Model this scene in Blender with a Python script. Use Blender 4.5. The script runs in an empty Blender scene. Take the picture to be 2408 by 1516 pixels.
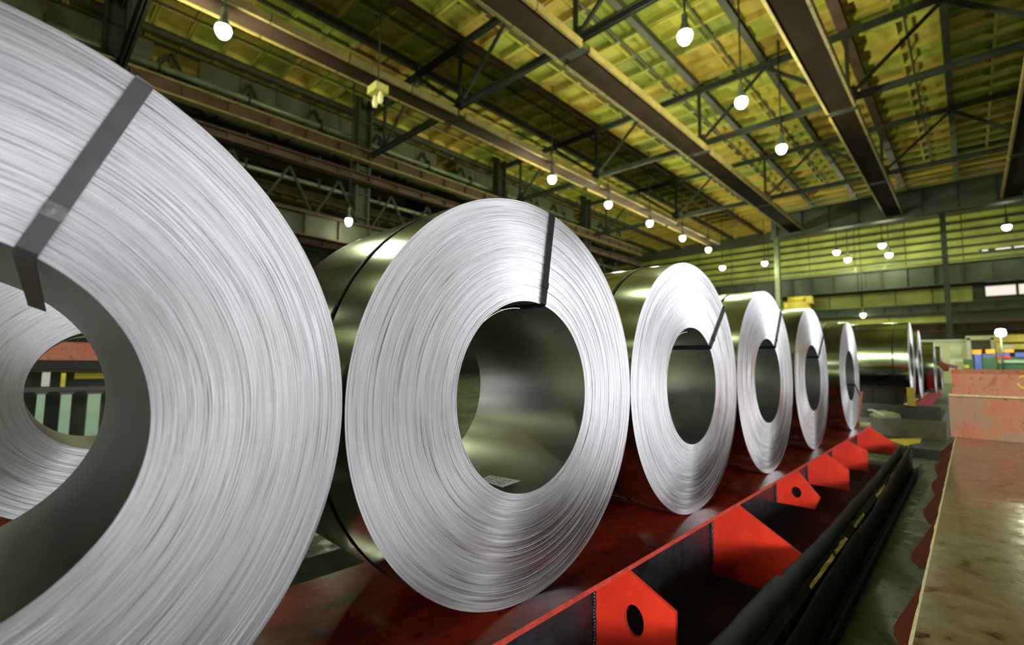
import bpy, bmesh, math, random
from mathutils import Vector, Matrix
random.seed(7)
SC = bpy.context.scene
COL = SC.collection
PI = math.pi

# ------------------------------------------------------------------ camera
def cam_matrix(yaw, pitch, roll, loc):
    f = Vector((math.cos(yaw)*math.cos(pitch), math.sin(yaw)*math.cos(pitch), math.sin(pitch)))
    r0 = Vector((math.sin(yaw), -math.cos(yaw), 0)); u0 = r0.cross(f)
    c, s = math.cos(roll), math.sin(roll)
    r = c*r0 + s*u0; u = -s*r0 + c*u0
    m = Matrix((r, u, -f)).transposed().to_4x4(); m.translation = loc
    return m
cd = bpy.data.cameras.new('camera'); cam = bpy.data.objects.new('camera', cd); COL.objects.link(cam)
cd.sensor_width = 36; cd.sensor_fit = 'HORIZONTAL'; cd.lens = 1119.25/2408*36
cd.clip_start = 0.02; cd.clip_end = 500
cam.matrix_world = cam_matrix(0.7655, 0.0842, 0.0115, Vector((0, -1.057, 0.7536)))
cd.dof.use_dof = True; cd.dof.focus_distance = 1.5; cd.dof.aperture_fstop = 2.0
SC.camera = cam

# ------------------------------------------------------------------ world, daylight, exposure
w = bpy.data.worlds.new('world'); SC.world = w; w.use_nodes = True
bg = w.node_tree.nodes['Background']; bg.inputs[0].default_value = (0.75, 0.85, 1, 1); bg.inputs[1].default_value = 0.05
SC.view_settings.view_transform = 'Standard'; SC.view_settings.look = 'None'
SC.view_settings.exposure = 0.0; SC.view_settings.gamma = 1.0; SC.view_settings.use_curve_mapping = False

def area(name, loc, target, sx, sy, power, color):
    l = bpy.data.lights.new(name, 'AREA'); l.shape = 'RECTANGLE'; l.size = sx; l.size_y = sy
    l.energy = power; l.color = color; l.spread = math.radians(62)
    o = bpy.data.objects.new(name, l); COL.objects.link(o); o.location = loc
    o.rotation_euler = (Vector(target)-Vector(loc)).to_track_quat('-Z', 'Y').to_euler()
    return o
# soft lights added for the coil faces, standing for daylight from unseen windows
area('added_face_light', (-10, -23.6, 6.2), (-3, 0, -2), 10, 6.0, 66, (0.95, 0.95, 1.0))
area('added_face_light', (9, -23.6, 6.2), (3, 0, -2), 11, 6.0, 150, (0.95, 0.95, 1.0))
area('added_face_light', (36, -23.6, 6.2), (8, 0, -2.5), 20, 6.0, 400, (0.95, 0.95, 1.0))
# lights added for gussets and coil barrels; the open bay end is made up
area('added_gusset_light', (-28.5, -15, 5.2), (4, 0, 0), 11, 2.6, 950, (0.97, 0.98, 1.0))
area('added_barrel_light', (-28.5, 6, 7.6), (3, 1, 1), 16, 7.5, 700, (0.88, 1.0, 0.52))

LAMP_COL = (0.93, 1.0, 0.62)
def lamp_light(loc, power, r=0.22):
    l = bpy.data.lights.new('lamp_light', 'POINT'); l.energy = power*0.55; l.color = LAMP_COL; l.shadow_soft_size = r
    o = bpy.data.objects.new('lamp_light', l); COL.objects.link(o); o.location = loc; return o
for p in [(2.6, 16.1, 11.2), (8.6, 5.2, 11.2), (2.7, 5.2, 11.2), (14, -10, 11.2), (2.6, -10, 11.2), (26, -10, 11.2), (-4, 16, 11.2), (-12, 16, 11.2), (-5, 27, 10.5), (-14, 5, 11.2), (-4, 5, 11.2)]:  # bare lights without fixtures, added to brighten the roof and coils
    lamp_light(p, 420)

# ------------------------------------------------------------------ materials
def mat(name):
    m = bpy.data.materials.new(name); m.use_nodes = True
    nt = m.node_tree; return m, nt, nt.nodes['Principled BSDF']
def N(nt, t, **kw):
    n = nt.nodes.new(t)
    for k, v in kw.items(): setattr(n, k, v)
    return n
def ramp(nt, fac, stops):
    r = N(nt, 'ShaderNodeValToRGB')
    while len(r.color_ramp.elements) < len(stops): r.color_ramp.elements.new(0.5)
    for e, (p, c) in zip(r.color_ramp.elements, stops):
        e.position = p; e.color = (*c, 1) if len(c) == 3 else c
    nt.links.new(fac, r.inputs[0]); return r.outputs[0]
def noise(nt, scale, detail=3, rough=0.55, vec=None, coord='Object', mapping=None):
    n = N(nt, 'ShaderNodeTexNoise'); n.inputs['Scale'].default_value = scale
    n.inputs['Detail'].default_value = detail; n.inputs['Roughness'].default_value = rough
    if vec is None:
        tc = N(nt, 'ShaderNodeTexCoord'); vec = tc.outputs[coord]
    if mapping:
        mp = N(nt, 'ShaderNodeMapping'); mp.inputs['Scale'].default_value = mapping
        nt.links.new(vec, mp.inputs[0]); vec = mp.outputs[0]
    nt.links.new(vec, n.inputs['Vector']); return n.outputs[0]
def bump(nt, h, b, strength=0.3, dist=0.01):
    n = N(nt, 'ShaderNodeBump'); n.inputs['Strength'].default_value = strength; n.inputs['Distance'].default_value = dist
    nt.links.new(h, n.inputs['Height']); nt.links.new(n.outputs[0], b.inputs['Normal']); return n
def simple(name, col, rough=0.5, metal=0.0, var=0.25, scale=6.0, bmp=0.0, coord='Object', dark=None, coat=0.0, spec=0.5):
    m, nt, b = mat(name)
    c0 = tuple(x*(1-var) for x in col) if dark is None else dark
    n = noise(nt, scale, 5, 0.6, coord=coord)
    nt.links.new(ramp(nt, n, [(0.3, c0), (0.65, tuple(min(1, x*(1+var*0.6)) for x in col))]), b.inputs['Base Color'])
    b.inputs['Roughness'].default_value = rough; b.inputs['Metallic'].default_value = metal
    b.inputs['Coat Weight'].default_value = coat; b.inputs['Coat Roughness'].default_value = 0.08
    b.inputs['Specular IOR Level'].default_value = spec
    if bmp: bump(nt, n, b, bmp, 0.01)
    return m

def coil_edge_mat():
    m, nt, b = mat('coil_edge_steel')
    tc = N(nt, 'ShaderNodeTexCoord'); sp = N(nt, 'ShaderNodeSeparateXYZ'); nt.links.new(tc.outputs['Object'], sp.inputs[0])
    def mt(op, a, c=None):
        n = N(nt, 'ShaderNodeMath', operation=op)
        for i, v in enumerate((a, c)):
            if v is None: continue
            if isinstance(v, (int, float)): n.inputs[i].default_value = v
            else: nt.links.new(v, n.inputs[i])
        return n.outputs[0]
    x, z = sp.outputs[0], sp.outputs[2]
    r = mt('SQRT', mt('ADD', mt('MULTIPLY', x, x), mt('MULTIPLY', z, z)))
    cx, sz = mt('DIVIDE', x, r), mt('DIVIDE', z, r)
    def polar(fr, fa):
        cb = N(nt, 'ShaderNodeCombineXYZ')
        nt.links.new(mt('MULTIPLY', r, fr), cb.inputs[0]); nt.links.new(mt('MULTIPLY', cx, fa), cb.inputs[1]); nt.links.new(mt('MULTIPLY', sz, fa), cb.inputs[2])
        return cb.outputs[0]
    rnd = N(nt, 'ShaderNodeObjectInfo').outputs['Random']
    n1 = noise(nt, 1, 3, 0.7, vec=polar(620, 1.7)); n2 = noise(nt, 1, 2, 0.5, vec=polar(110, 2.0)); n3 = noise(nt, 1, 2, 0.5, vec=polar(1600, 5))
    s = mt('ADD', mt('MULTIPLY', n1, 0.5), mt('ADD', mt('MULTIPLY', n2, 0.18), mt('MULTIPLY', n3, 0.32)))
    nt.links.new(ramp(nt, s, [(0.36, (0.10, 0.10, 0.11)), (0.43, (0.55, 0.55, 0.57)), (0.49, (0.74, 0.74, 0.76)), (0.62, (0.90, 0.90, 0.92))]), b.inputs['Base Color'])
    b.inputs['Metallic'].default_value = 0.95
    nt.links.new(ramp(nt, n2, [(0.3, (0.31,)*3), (0.7, (0.42,)*3)]), b.inputs['Roughness'])
    b.inputs['Anisotropic'].default_value = 0.9
    tg = N(nt, 'ShaderNodeTangent', direction_type='RADIAL', axis='Y'); nt.links.new(tg.outputs[0], b.inputs['Tangent'])
    bump(nt, s, b, 0.16, 0.002)
    return m
def steel_sheet(name, col, rough, aniso=0.3):
    m, nt, b = mat(name)
    n = noise(nt, 3, 4, 0.6, mapping=(1, 0.3, 1)); f = noise(nt, 260, 2, 0.5)
    nt.links.new(ramp(nt, n, [(0.3, tuple(c*0.88 for c in col)), (0.7, col)]), b.inputs['Base Color'])
    b.inputs['Metallic'].default_value = 1.0
    nt.links.new(ramp(nt, n, [(0.3, (rough*0.85,)*3), (0.7, (rough*1.2,)*3)]), b.inputs['Roughness'])
    b.inputs['Anisotropic'].default_value = aniso
    tg = N(nt, 'ShaderNodeTangent', direction_type='RADIAL', axis='Y'); nt.links.new(tg.outputs[0], b.inputs['Tangent'])
    bump(nt, f, b, 0.04, 0.001)
    return m
M = {}
M['edge'] = coil_edge_mat()
M['sheet'] = steel_sheet('galvanised_sheet', (0.47, 0.53, 0.41), 0.16)
M['bore'] = steel_sheet('bore_sheet', (0.42, 0.43, 0.40), 0.30)
M['strap'] = simple('strap_black', (0.009, 0.010, 0.011), 0.5, 0.0, 0.3, 30, spec=0.22)
M['strap_grey'] = simple('strap_grey', (0.13, 0.125, 0.135), 0.34, 0.5, 0.18, 18)
M['seal'] = simple('seal_steel', (0.30, 0.29, 0.30), 0.35, 0.6, 0.45, 90, 0.5)

def plate_mat(name, base, stain, lo, scale, rough0, rough1, bmp, stain2=None, coat=0.15):
    m, nt, b = mat(name)
    n = noise(nt, scale, 7, 0.65, mapping=(0.7, 1.6, 1)); n2 = noise(nt, scale*6, 4, 0.6); n3 = noise(nt, scale*0.45, 3, 0.5)
    c1 = ramp(nt, n, [(0.30, stain), (0.44, lo), (0.62, base)])
    c2 = ramp(nt, n2, [(0.30, stain), (0.40, (1, 1, 1))])
    mx = N(nt, 'ShaderNodeMix', data_type='RGBA', blend_type='MULTIPLY'); mx.inputs[0].default_value = 0.85
    nt.links.new(c1, mx.inputs[6]); nt.links.new(c2, mx.inputs[7]); out = mx.outputs[2]
    if stain2:
        mf = N(nt, 'ShaderNodeMix', data_type='RGBA')
        nt.links.new(ramp(nt, n3, [(0.47, (0, 0, 0)), (0.60, (1, 1, 1))]), mf.inputs[0]); nt.links.new(out, mf.inputs[6]); mf.inputs[7].default_value = (*stain2, 1); out = mf.outputs[2]
    nt.links.new(out, b.inputs['Base Color'])
    nt.links.new(ramp(nt, n2, [(0.3, (rough0,)*3), (0.7, (rough1,)*3)]), b.inputs['Roughness'])
    b.inputs['Coat Weight'].default_value = coat; b.inputs['Coat Roughness'].default_value = 0.06; b.inputs['Specular IOR Level'].default_value = 0.35
    bump(nt, n2, b, bmp, 0.004)
    return m
M['red_plate'] = plate_mat('oily_red_plate', (0.26, 0.022, 0.007), (0.010, 0.005, 0.004), (0.11, 0.007, 0.003), 2.6, 0.20, 0.28, 0.10)
M['red'] = simple('red_paint', (0.92, 0.045, 0.018), 0.45, 0, 0.16, 9, 0.05, spec=0.3)
M['red_edge'] = simple('worn_red_edge', (0.82, 0.09, 0.06), 0.45, 0, 0.3, 24, 0.1)
M['red_far'] = simple('matt_red_paint', (0.42, 0.02, 0.018), 0.7, 0, 0.2, 9, spec=0.1)
M['dark_web'] = simple('dark_grey_web', (0.05, 0.052, 0.06), 0.35, 0.2, 0.4, 14, 0.1)
M['weld'] = simple('weld_bead', (0.10, 0.10, 0.11), 0.2, 0.7, 0.4, 40, 0.3)
M['olive_plate'] = plate_mat('worn_rust_plate', (0.17, 0.14, 0.062), (0.12, 0.035, 0.018), (0.16, 0.115, 0.052), 1.8, 0.12, 0.34, 0.28, (0.19, 0.10, 0.048), 0.3)
M['pale_edge'] = simple('pale_worn_edge', (0.55, 0.48, 0.26), 0.5, 0, 0.3, 20, 0.1)
M['salmon'] = plate_mat('faded_red_block', (0.46, 0.11, 0.06), (0.28, 0.025, 0.015), (0.42, 0.17, 0.095), 3.0, 0.45, 0.6, 0.15, (0.30, 0.22, 0.13), 0.0)
M['dark_red'] = simple('dull_dark_red', (0.16, 0.012, 0.008), 0.5, 0, 0.4, 8)
M['rubber'] = simple('oily_black_sheet', (0.022, 0.026, 0.017), 0.55, 0.0, 0.5, 7, 0.15, spec=0.12)
M['yellow'] = simple('yellow_paint', (0.72, 0.56, 0.06), 0.45, 0, 0.25, 8)
M['chalk'] = simple('yellow_chalk', (0.85, 0.70, 0.10), 0.8, 0, 0.3, 60)
M['black'] = simple('black_shade', (0.012, 0.012, 0.012), 0.6, 0, 0.3, 5)
M['grey_floor'] = simple('grey_deck', (0.17, 0.16, 0.13), 0.5, 0, 0.25, 4)
M['dgrey'] = simple('dark_grey_paint', (0.055, 0.06, 0.06), 0.45, 0, 0.3, 6)
M['paper'] = simple('white_paper', (0.82, 0.84, 0.80), 0.6, 0, 0.05, 20)
M['ink'] = simple('grey_ink', (0.07, 0.08, 0.08), 0.7, 0, 0.1, 20)
M['beam_brown'] = None
def ribbed(name, col, period, axis):
    m, nt, b = mat(name)
    tc = N(nt, 'ShaderNodeTexCoord'); wv = N(nt, 'ShaderNodeTexWave'); wv.bands_direction = axis; wv.inputs['Scale'].default_value = period
    nt.links.new(tc.outputs['Object'], wv.inputs['Vector'])
    n = noise(nt, 0.8, 5, 0.6)
    nt.links.new(ramp(nt, n, [(0.3, tuple(c*0.55 for c in col)), (0.7, col)]), b.inputs['Base Color'])
    b.inputs['Roughness'].default_value = 0.7; b.inputs['Specular IOR Level'].default_value = 0.1; return m
M['beam_brown'] = ribbed('rust_brown_ribbed', (0.045, 0.025, 0.016), 6.5, 'Y')
M['flange'] = simple('olive_flange', (0.17, 0.125, 0.045), 0.6, 0, 0.35, 1.5)  # lighter flange tone; on the eaves girder it carries the light
M['lit_flange'] = simple('flange_lit_side', (0.26, 0.19, 0.06), 0.6, 0, 0.3, 1.5, spec=0.2)  # lighter copy of the flange, light along one edge put into colour
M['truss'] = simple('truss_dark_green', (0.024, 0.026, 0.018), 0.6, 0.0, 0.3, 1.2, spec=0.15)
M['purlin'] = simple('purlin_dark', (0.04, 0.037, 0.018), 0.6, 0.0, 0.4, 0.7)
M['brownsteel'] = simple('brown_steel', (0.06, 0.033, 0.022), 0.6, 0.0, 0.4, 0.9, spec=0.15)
M['greysteel'] = simple('grey_green_steel', (0.05, 0.05, 0.034), 0.6, 0.0, 0.4, 0.9, spec=0.2)
M['pipe'] = simple('pale_green_pipe', (0.15, 0.17, 0.10), 0.35, 0.2, 0.3, 1.0)
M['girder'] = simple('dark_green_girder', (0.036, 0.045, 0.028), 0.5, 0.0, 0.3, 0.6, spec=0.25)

def roof_mat(name):
    m, nt, b = mat(name)
    oi = N(nt, 'ShaderNodeObjectInfo'); tc = N(nt, 'ShaderNodeTexCoord')
    ad = N(nt, 'ShaderNodeVectorMath', operation='ADD'); nt.links.new(tc.outputs['Object'], ad.inputs[0])
    sc = N(nt, 'ShaderNodeVectorMath', operation='SCALE'); cb = N(nt, 'ShaderNodeCombineXYZ')
    for i in range(3): nt.links.new(oi.outputs['Random'], cb.inputs[i])
    nt.links.new(cb.outputs[0], sc.inputs[0]); sc.inputs['Scale'].default_value = 60; nt.links.new(sc.outputs[0], ad.inputs[1])
    n = noise(nt, 0.9, 5, 0.65, vec=ad.outputs[0])
    a = ramp(nt, n, [(0.28, (0.19, 0.17, 0.03)), (0.46, (0.36, 0.31, 0.048)), (0.70, (0.47, 0.36, 0.078))])
    c = ramp(nt, oi.outputs['Random'], [(0.0, (0.45, 0.56, 0.40)), (0.12, (0.72, 0.86, 0.6)), (0.35, (0.86, 1.0, 0.7)), (0.6, (1.0, 0.92, 0.8)), (1.0, (0.98, 0.78, 0.75))])
    mx = N(nt, 'ShaderNodeMix', data_type='RGBA', blend_type='MULTIPLY'); mx.inputs[0].default_value = 1
    nt.links.new(a, mx.inputs[6]); nt.links.new(c, mx.inputs[7]); nt.links.new(mx.outputs[2], b.inputs['Base Color'])
    b.inputs['Roughness'].default_value = 0.8; return m
M['roof'] = roof_mat('ochre_roof_slab')
M['cladding'] = simple('yellow_green_cladding', (0.36, 0.37, 0.07), 0.6, 0, 0.35, 0.35)
M['wall_dark'] = simple('dim_wall', (0.07, 0.068, 0.038), 0.7, 0, 0.4, 0.3)
def floor_mat():
    m, nt, b = mat('oily_concrete')
    n = noise(nt, 1.3, 7, 0.65); n2 = noise(nt, 9, 5, 0.6)
    nt.links.new(ramp(nt, n, [(0.3, (0.03, 0.036, 0.024)), (0.7, (0.13, 0.165, 0.095))]), b.inputs['Base Color'])
    nt.links.new(ramp(nt, n2, [(0.35, (0.16,)*3), (0.65, (0.5,)*3)]), b.inputs['Roughness'])
    bump(nt, n2, b, 0.35, 0.01); return m
M['floor'] = floor_mat()
def emit(name, col, s):
    m, nt, b = mat(name); b.inputs['Base Color'].default_value = (0.8, 0.8, 0.8, 1)
    b.inputs['Emission Color'].default_value = (*col, 1); b.inputs['Emission Strength'].default_value = s; return m
M['glow'] = emit('lamp_glass_lit', (0.95, 1.0, 0.80), 28)
M['glow_white'] = emit('work_lamp_lit', (0.9, 0.97, 1.0), 40)
M['glow_warm'] = simple('unlit_lamp_glass', (0.85, 0.75, 0.45), 0.15, 0, 0.05, 3)
M['day'] = emit('daylit_pane', (1.0, 0.86, 0.84), 0.75)
M['day_strong'] = emit('daylit_pane_bright', (0.95, 0.97, 1.0), 2.0)
M['lampbody'] = simple('lamp_housing', (0.10, 0.11, 0.08), 0.45, 0.3, 0.2, 8)
M['lampyellow'] = simple('lamp_mount_yellow', (0.55, 0.50, 0.14), 0.5, 0, 0.2, 8)
M['cream'] = simple('cream_panel', (0.72, 0.70, 0.46), 0.6, 0, 0.12, 1.5)
M['white'] = simple('offwhite_panel', (0.68, 0.70, 0.60), 0.5, 0, 0.15, 2)
M['green'] = simple('machine_green', (0.04, 0.11, 0.045), 0.45, 0, 0.3, 3)
M['palegreen'] = simple('pale_green_post', (0.34, 0.52, 0.40), 0.45, 0, 0.15, 3)
M['blue'] = simple('machine_blue', (0.10, 0.13, 0.55), 0.5, 0, 0.2, 3)
M['orange'] = simple('machine_orange', (0.95, 0.38, 0.03), 0.5, 0, 0.2, 3)
M['cloth'] = simple('pale_green_cloth', (0.46, 0.50, 0.28), 0.8, 0, 0.3, 8, 0.4)
M['glass'] = simple('dim_window_glass', (0.40, 0.44, 0.28), 0.1, 0, 0.1, 2)

# ------------------------------------------------------------------ mesh helpers
class MB:
    def __init__(s): s.v = []; s.f = []; s.m = []; s.sm = []
    def face(s, idx, mi=0, smooth=False): s.f.append(tuple(idx)); s.m.append(mi); s.sm.append(smooth)
    def box(s, a, b, mi=0):
        x0, y0, z0 = a; x1, y1, z1 = b
        x0, x1 = min(x0, x1), max(x0, x1); y0, y1 = min(y0, y1), max(y0, y1); z0, z1 = min(z0, z1), max(z0, z1)
        k = len(s.v)
        s.v += [(x0,y0,z0),(x1,y0,z0),(x1,y1,z0),(x0,y1,z0),(x0,y0,z1),(x1,y0,z1),(x1,y1,z1),(x0,y1,z1)]
        for q in ((0,3,2,1),(4,5,6,7),(0,1,5,4),(1,2,6,5),(2,3,7,6),(3,0,4,7)): s.face([k+i for i in q], mi)
        return s
    def bar(s, p, q, wd, ht=None, mi=0, up=(0,0,1)):
        ht = ht or wd; p, q = Vector(p), Vector(q); d = (q-p).normalized(); u = Vector(up)
        if abs(d.dot(u)) > 0.98: u = Vector((1,0,0))
        a = d.cross(u).normalized(); c = a.cross(d).normalized(); k = len(s.v)
        for e in (p, q):
            for i, j in ((-1,-1),(1,-1),(1,1),(-1,1)): s.v.append(tuple(e + a*i*wd/2 + c*j*ht/2))
        for t in ((0,1,2,3),(7,6,5,4),(0,4,5,1),(1,5,6,2),(2,6,7,3),(3,7,4,0)): s.face([k+i for i in t], mi)
        return s
    def ibeam(s, p, q, wd, ht, tw=0.03, tf=0.04, mi=0, mf=None):
        mf = mi if mf is None else mf
        p, q = Vector(p), Vector(q)
        up = Vector((0,0,1)) if abs((q-p).normalized().z) < 0.9 else Vector((0,1,0))
        h = up*(ht/2 - tf/2)
        s.bar(p, q, tw, ht-2*tf, mi, up); s.bar(p+h, q+h, wd, tf, mf, up); s.bar(p-h, q-h, wd, tf, mf, up); return s
    def tube(s, pts, r, n=8, mi=0, caps=True):
        pts = [Vector(p) for p in pts]; k = len(s.v); rr = r if isinstance(r, (list, tuple)) else [r]*len(pts)
        prev = None
        for i, p in enumerate(pts):
            d = (pts[min(i+1, len(pts)-1)] - pts[max(i-1, 0)]).normalized()
            if prev is None:
                u = Vector((0,0,1)) if abs(d.z) < 0.9 else Vector((1,0,0)); a = d.cross(u).normalized()
            else: a = (prev - d*prev.dot(d)).normalized()
            prev = a; c = d.cross(a)
            for j in range(n):
                t = 2*PI*j/n; s.v.append(tuple(p + (a*math.cos(t)+c*math.sin(t))*rr[i]))
        for i in range(len(pts)-1):
            for j in range(n):
                s.face((k+i*n+j, k+i*n+(j+1)%n, k+(i+1)*n+(j+1)%n, k+(i+1)*n+j), mi, True)
        if caps:
            s.face([k+j for j in range(n)][::-1], mi); s.face([k+(len(pts)-1)*n+j for j in range(n)], mi)
        return s
    def lathe(s, prof, n=20, c=(0,0,0), mi=0, smooth=True):      # about Z
        k = len(s.v)
        for r, z in prof:
            for j in range(n): s.v.append((c[0]+r*math.cos(2*PI*j/n), c[1]+r*math.sin(2*PI*j/n), c[2]+z))
        for i in range(len(prof)-1):
            for j in range(n): s.face((k+i*n+j, k+i*n+(j+1)%n, k+(i+1)*n+(j+1)%n, k+(i+1)*n+j), mi, smooth)
        return s
    def prism(s, poly, axis, a, b, mi=0):
        """poly: 2-D outline extruded along axis between a and b"""
        k = len(s.v); n = len(poly)
        def P(u, v, t): return {'x': (t,u,v), 'y': (u,t,v), 'z': (u,v,t)}[axis]
        for t in (a, b):
            for u, v in poly: s.v.append(P(u, v, t))
        s.face([k+i for i in range(n)][::-1], mi); s.face([k+n+i for i in range(n)], mi)
        for i in range(n): s.face((k+i, k+(i+1)%n, k+n+(i+1)%n, k+n+i), mi)
        return s
    def build(s, name, mats, parent=None, loc=None):
        me = bpy.data.meshes.new(name); me.from_pydata(s.v, [], s.f)
        for m in (mats if isinstance(mats, (list, tuple)) else [mats]): me.materials.append(m)
        me.polygons.foreach_set('material_index', s.m); me.polygons.foreach_set('use_smooth', s.sm)
        bm = bmesh.new(); bm.from_mesh(me); bmesh.ops.recalc_face_normals(bm, faces=bm.faces); bm.to_mesh(me); bm.free()
        me.update()
        o = bpy.data.objects.new(name, me); COL.objects.link(o)
        if parent: o.parent = parent
        if loc is not None: o.location = loc
        return o
def tag(o, label=None, cat=None, group=None, kind=None):
    if label: o['label'] = label
    if cat: o['category'] = cat
    if group: o['group'] = group
    if kind: o['kind'] = kind
    return o
def thing(name, label, cat, loc=(0,0,0), group=None):
    o = bpy.data.objects.new(name, None); COL.objects.link(o); o.location = loc; o.empty_display_size = 0.2
    return tag(o, label, cat, group)
def at(loc, *pts): return [tuple(Vector(p)-Vector(loc)) for p in pts]

# ------------------------------------------------------------------ setting
FZ = -0.45
fl = MB(); fl.box((-30, -26, FZ-0.2), (66, 52, FZ)); tag(fl.build('floor', M['floor']), kind='structure')
wf = MB(); wf.box((63, -26, FZ), (63.4, 52, 18)); wall_far = tag(wf.build('wall_far', M['wall_dark']), kind='structure')
wl = MB(); wl.box((-30, 52, FZ), (63.4, 52.4, 18)); wall_left = tag(wl.build('wall_left', M['wall_dark']), kind='structure')
wn = MB(); wn.box((-30.4, -26, FZ), (-30, 52.4, 2.6)).box((-30.4, -26, 10.4), (-30, 52.4, 18)).box((-30.4, 16, 2.6), (-30, 52.4, 10.4)).box((-30.4, -9, 2.6), (-30, -1, 10.4)).box((-30.4, -26, 2.6), (-30, -22, 10.4)); tag(wn.build('wall_near', M['wall_dark']), kind='structure')  # openings made up as a source for the added lights
wr = MB(); wr.box((-30, -26.4, FZ), (63.4, -26, 2.6)).box((-30, -26.4, 9.8), (63.4, -26, 18)); tag(wr.build('wall_right', M['wall_dark']), kind='structure')
gm, gnt, gb = mat('window_glass'); gb.inputs['Transmission Weight'].default_value = 1; gb.inputs['Roughness'].default_value = 0.05; gb.inputs['Base Color'].default_value = (0.9, 0.95, 0.93, 1)
wm = MB()  # unseen window band, added as the source of the coil face light
for i in range(17):
    wm.box((-30+i*5.8, -26.3, 2.6), (-29.8+i*5.8, -26.1, 9.8))
wm.box((-30, -26.3, 6.1), (63, -26.1, 6.3))
win1 = tag(wm.build('window_1', M['truss']), kind='structure')
wg = MB(); wg.box((-30, -26.22, 2.6), (63, -26.18, 9.8)); wg.build('pane', gm, win1)

# far wall: lit cladding bands between dark rails, each board proud of the wall
def far_band(name, y0, y1, z0, z1, m, step=3.2, x=62.9):
    out = []
    y = y0
    while y < y1-0.1:
        e = min(y+step, y1)
        b = MB(); b.box((x, y+0.04, z0), (63, e-0.04, z1)); out.append(b.build('wall_panel', m, wall_far)); y = e
    return out
for z0, z1 in ((10.9, 11.55), (11.75, 12.35), (12.55, 13.15), (13.35, 13.95), (14.15, 14.75), (14.95, 15.6)):
    far_band('wall_panel', -14, 38, z0, z1, M['cladding'], 4.3)
far_band('wall_panel', -1.6, 30, 6.9, 8.6, M['cladding'], 2.9)
far_band('wall_panel', 0.2, 18, 5.2, 5.8, M['cladding'], 4.6)
rl = MB()
for z in (11.65, 12.45, 13.25, 14.05, 14.85): rl.box((62.6, -14, z-0.1), (62.95, 38, z+0.1))
rl.build('wall_rail', M['girder'], wall_far)
# daylit openings in the far wall
wb = MB(); wb.box((62.85, -7.0, 7.35), (62.98, -2.3, 8.55)); w2 = tag(wb.build('window_2', M['girder']), kind='structure')
for y0, y1 in ((-4.4, -2.45), (-6.9, -4.6)):
    p = MB(); p.box((62.8, y0, 7.5), (62.86, y1, 8.4)); p.build('pane', M['day'], w2)
wb = MB(); wb.box((62.85, -8, 11.55), (62.98, -2.2, 12.0)); w3 = tag(wb.build('window_3', M['girder']), kind='structure')
for y0, y1 in ((-2.8, -2.4), (-4.3, -3.3), (-5.6, -4.5), (-7.6, -5.8)):
    p = MB(); p.box((62.8, y0, 11.65), (62.86, y1, 11.9)); p.build('pane', M['day'], w3)

# ------------------------------------------------------------------ ceiling of coffered slabs
cl = MB(); cl.box((-30, -26, 17.3), (63.4, 52, 17.5)); ceiling = tag(cl.build('ceiling', M['roof']), kind='structure')
YS = [-11.4+3.47*i for i in range(19)]            # rib lines along the hall
PX = 1.5
def coffer(b, x, y, w_, l_, z, mid=True):
    """slab unit with its ribs hanging down, recessed fields between"""
    b.box((x-w_/2, y-l_/2, z+0.30), (x+w_/2, y+l_/2, z+0.36))
    b.box((x-w_/2, y-l_/2, z), (x-w_/2+0.10, y+l_/2, z+0.3)); b.box((x+w_/2-0.10, y-l_/2, z), (x+w_/2, y+l_/2, z+0.3))
    for yy in (-l_/2, l_/2-0.09): b.box((x-w_/2, y+yy, z), (x+w_/2, y+yy+0.09, z+0.3))
    if mid: b.box((x-w_/2, y-0.06, z+0.04), (x+w_/2, y+0.06, z+0.3))
pm = []
for k in range(2):
    b = MB(); coffer(b, 0, 0, PX-0.03, 3.44, 0); o = b.build('roof_panel', M['roof'], ceiling); pm.append(o)
nparts = 0; rest = MB()
first = True
for j in range(len(YS)-1):
    for i in range(-9, 42):
        x = 2.0+PX*i+PX/2; y = (YS[j]+YS[j+1])/2; z = 16.86 + random.choice((0, 0, 0, -0.03, 0.02))
        if 2.0 < x < 50 and -4.6 < y < 26.8:
            if nparts == 0: o = pm[0]
            elif nparts == 1: o = pm[1]
            else: o = pm[nparts % 2].copy(); COL.objects.link(o); o.parent = ceiling
            o.location = (x, y, z); nparts += 1
        else:
            coffer(rest, x, y, PX-0.03, 3.44, z, False)
ro = rest.build('roof_panels_beyond', M['roof'], ceiling); ro['kind'] = 'stuff'
for j, y in enumerate(YS):
    p = MB()
    for i in range(-1, 5):
        x0 = 2.3+11.9*i
        if j in (4,) :
            p.ibeam((x0+0.06, y, 16.62), (x0+11.84, y, 16.62), 0.42, 0.34, mf=0)
        else: p.ibeam((x0+0.06, y, 16.66), (x0+11.84, y, 16.66), 0.30, 0.36)
    p.build('purlin', M['brownsteel'] if j in (4, 8, 10) else M['purlin'], ceiling)
for j in range(3, len(YS)-4):                      # thin mid joints, a little off centre as in the roof
    p = MB(); y = (YS[j]+YS[j+1])/2 - 0.4; p.box((2.3, y-0.05, 16.78), (50, y+0.05, 16.85)); p.build('tie_rod', M['purlin'], ceiling)

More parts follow.
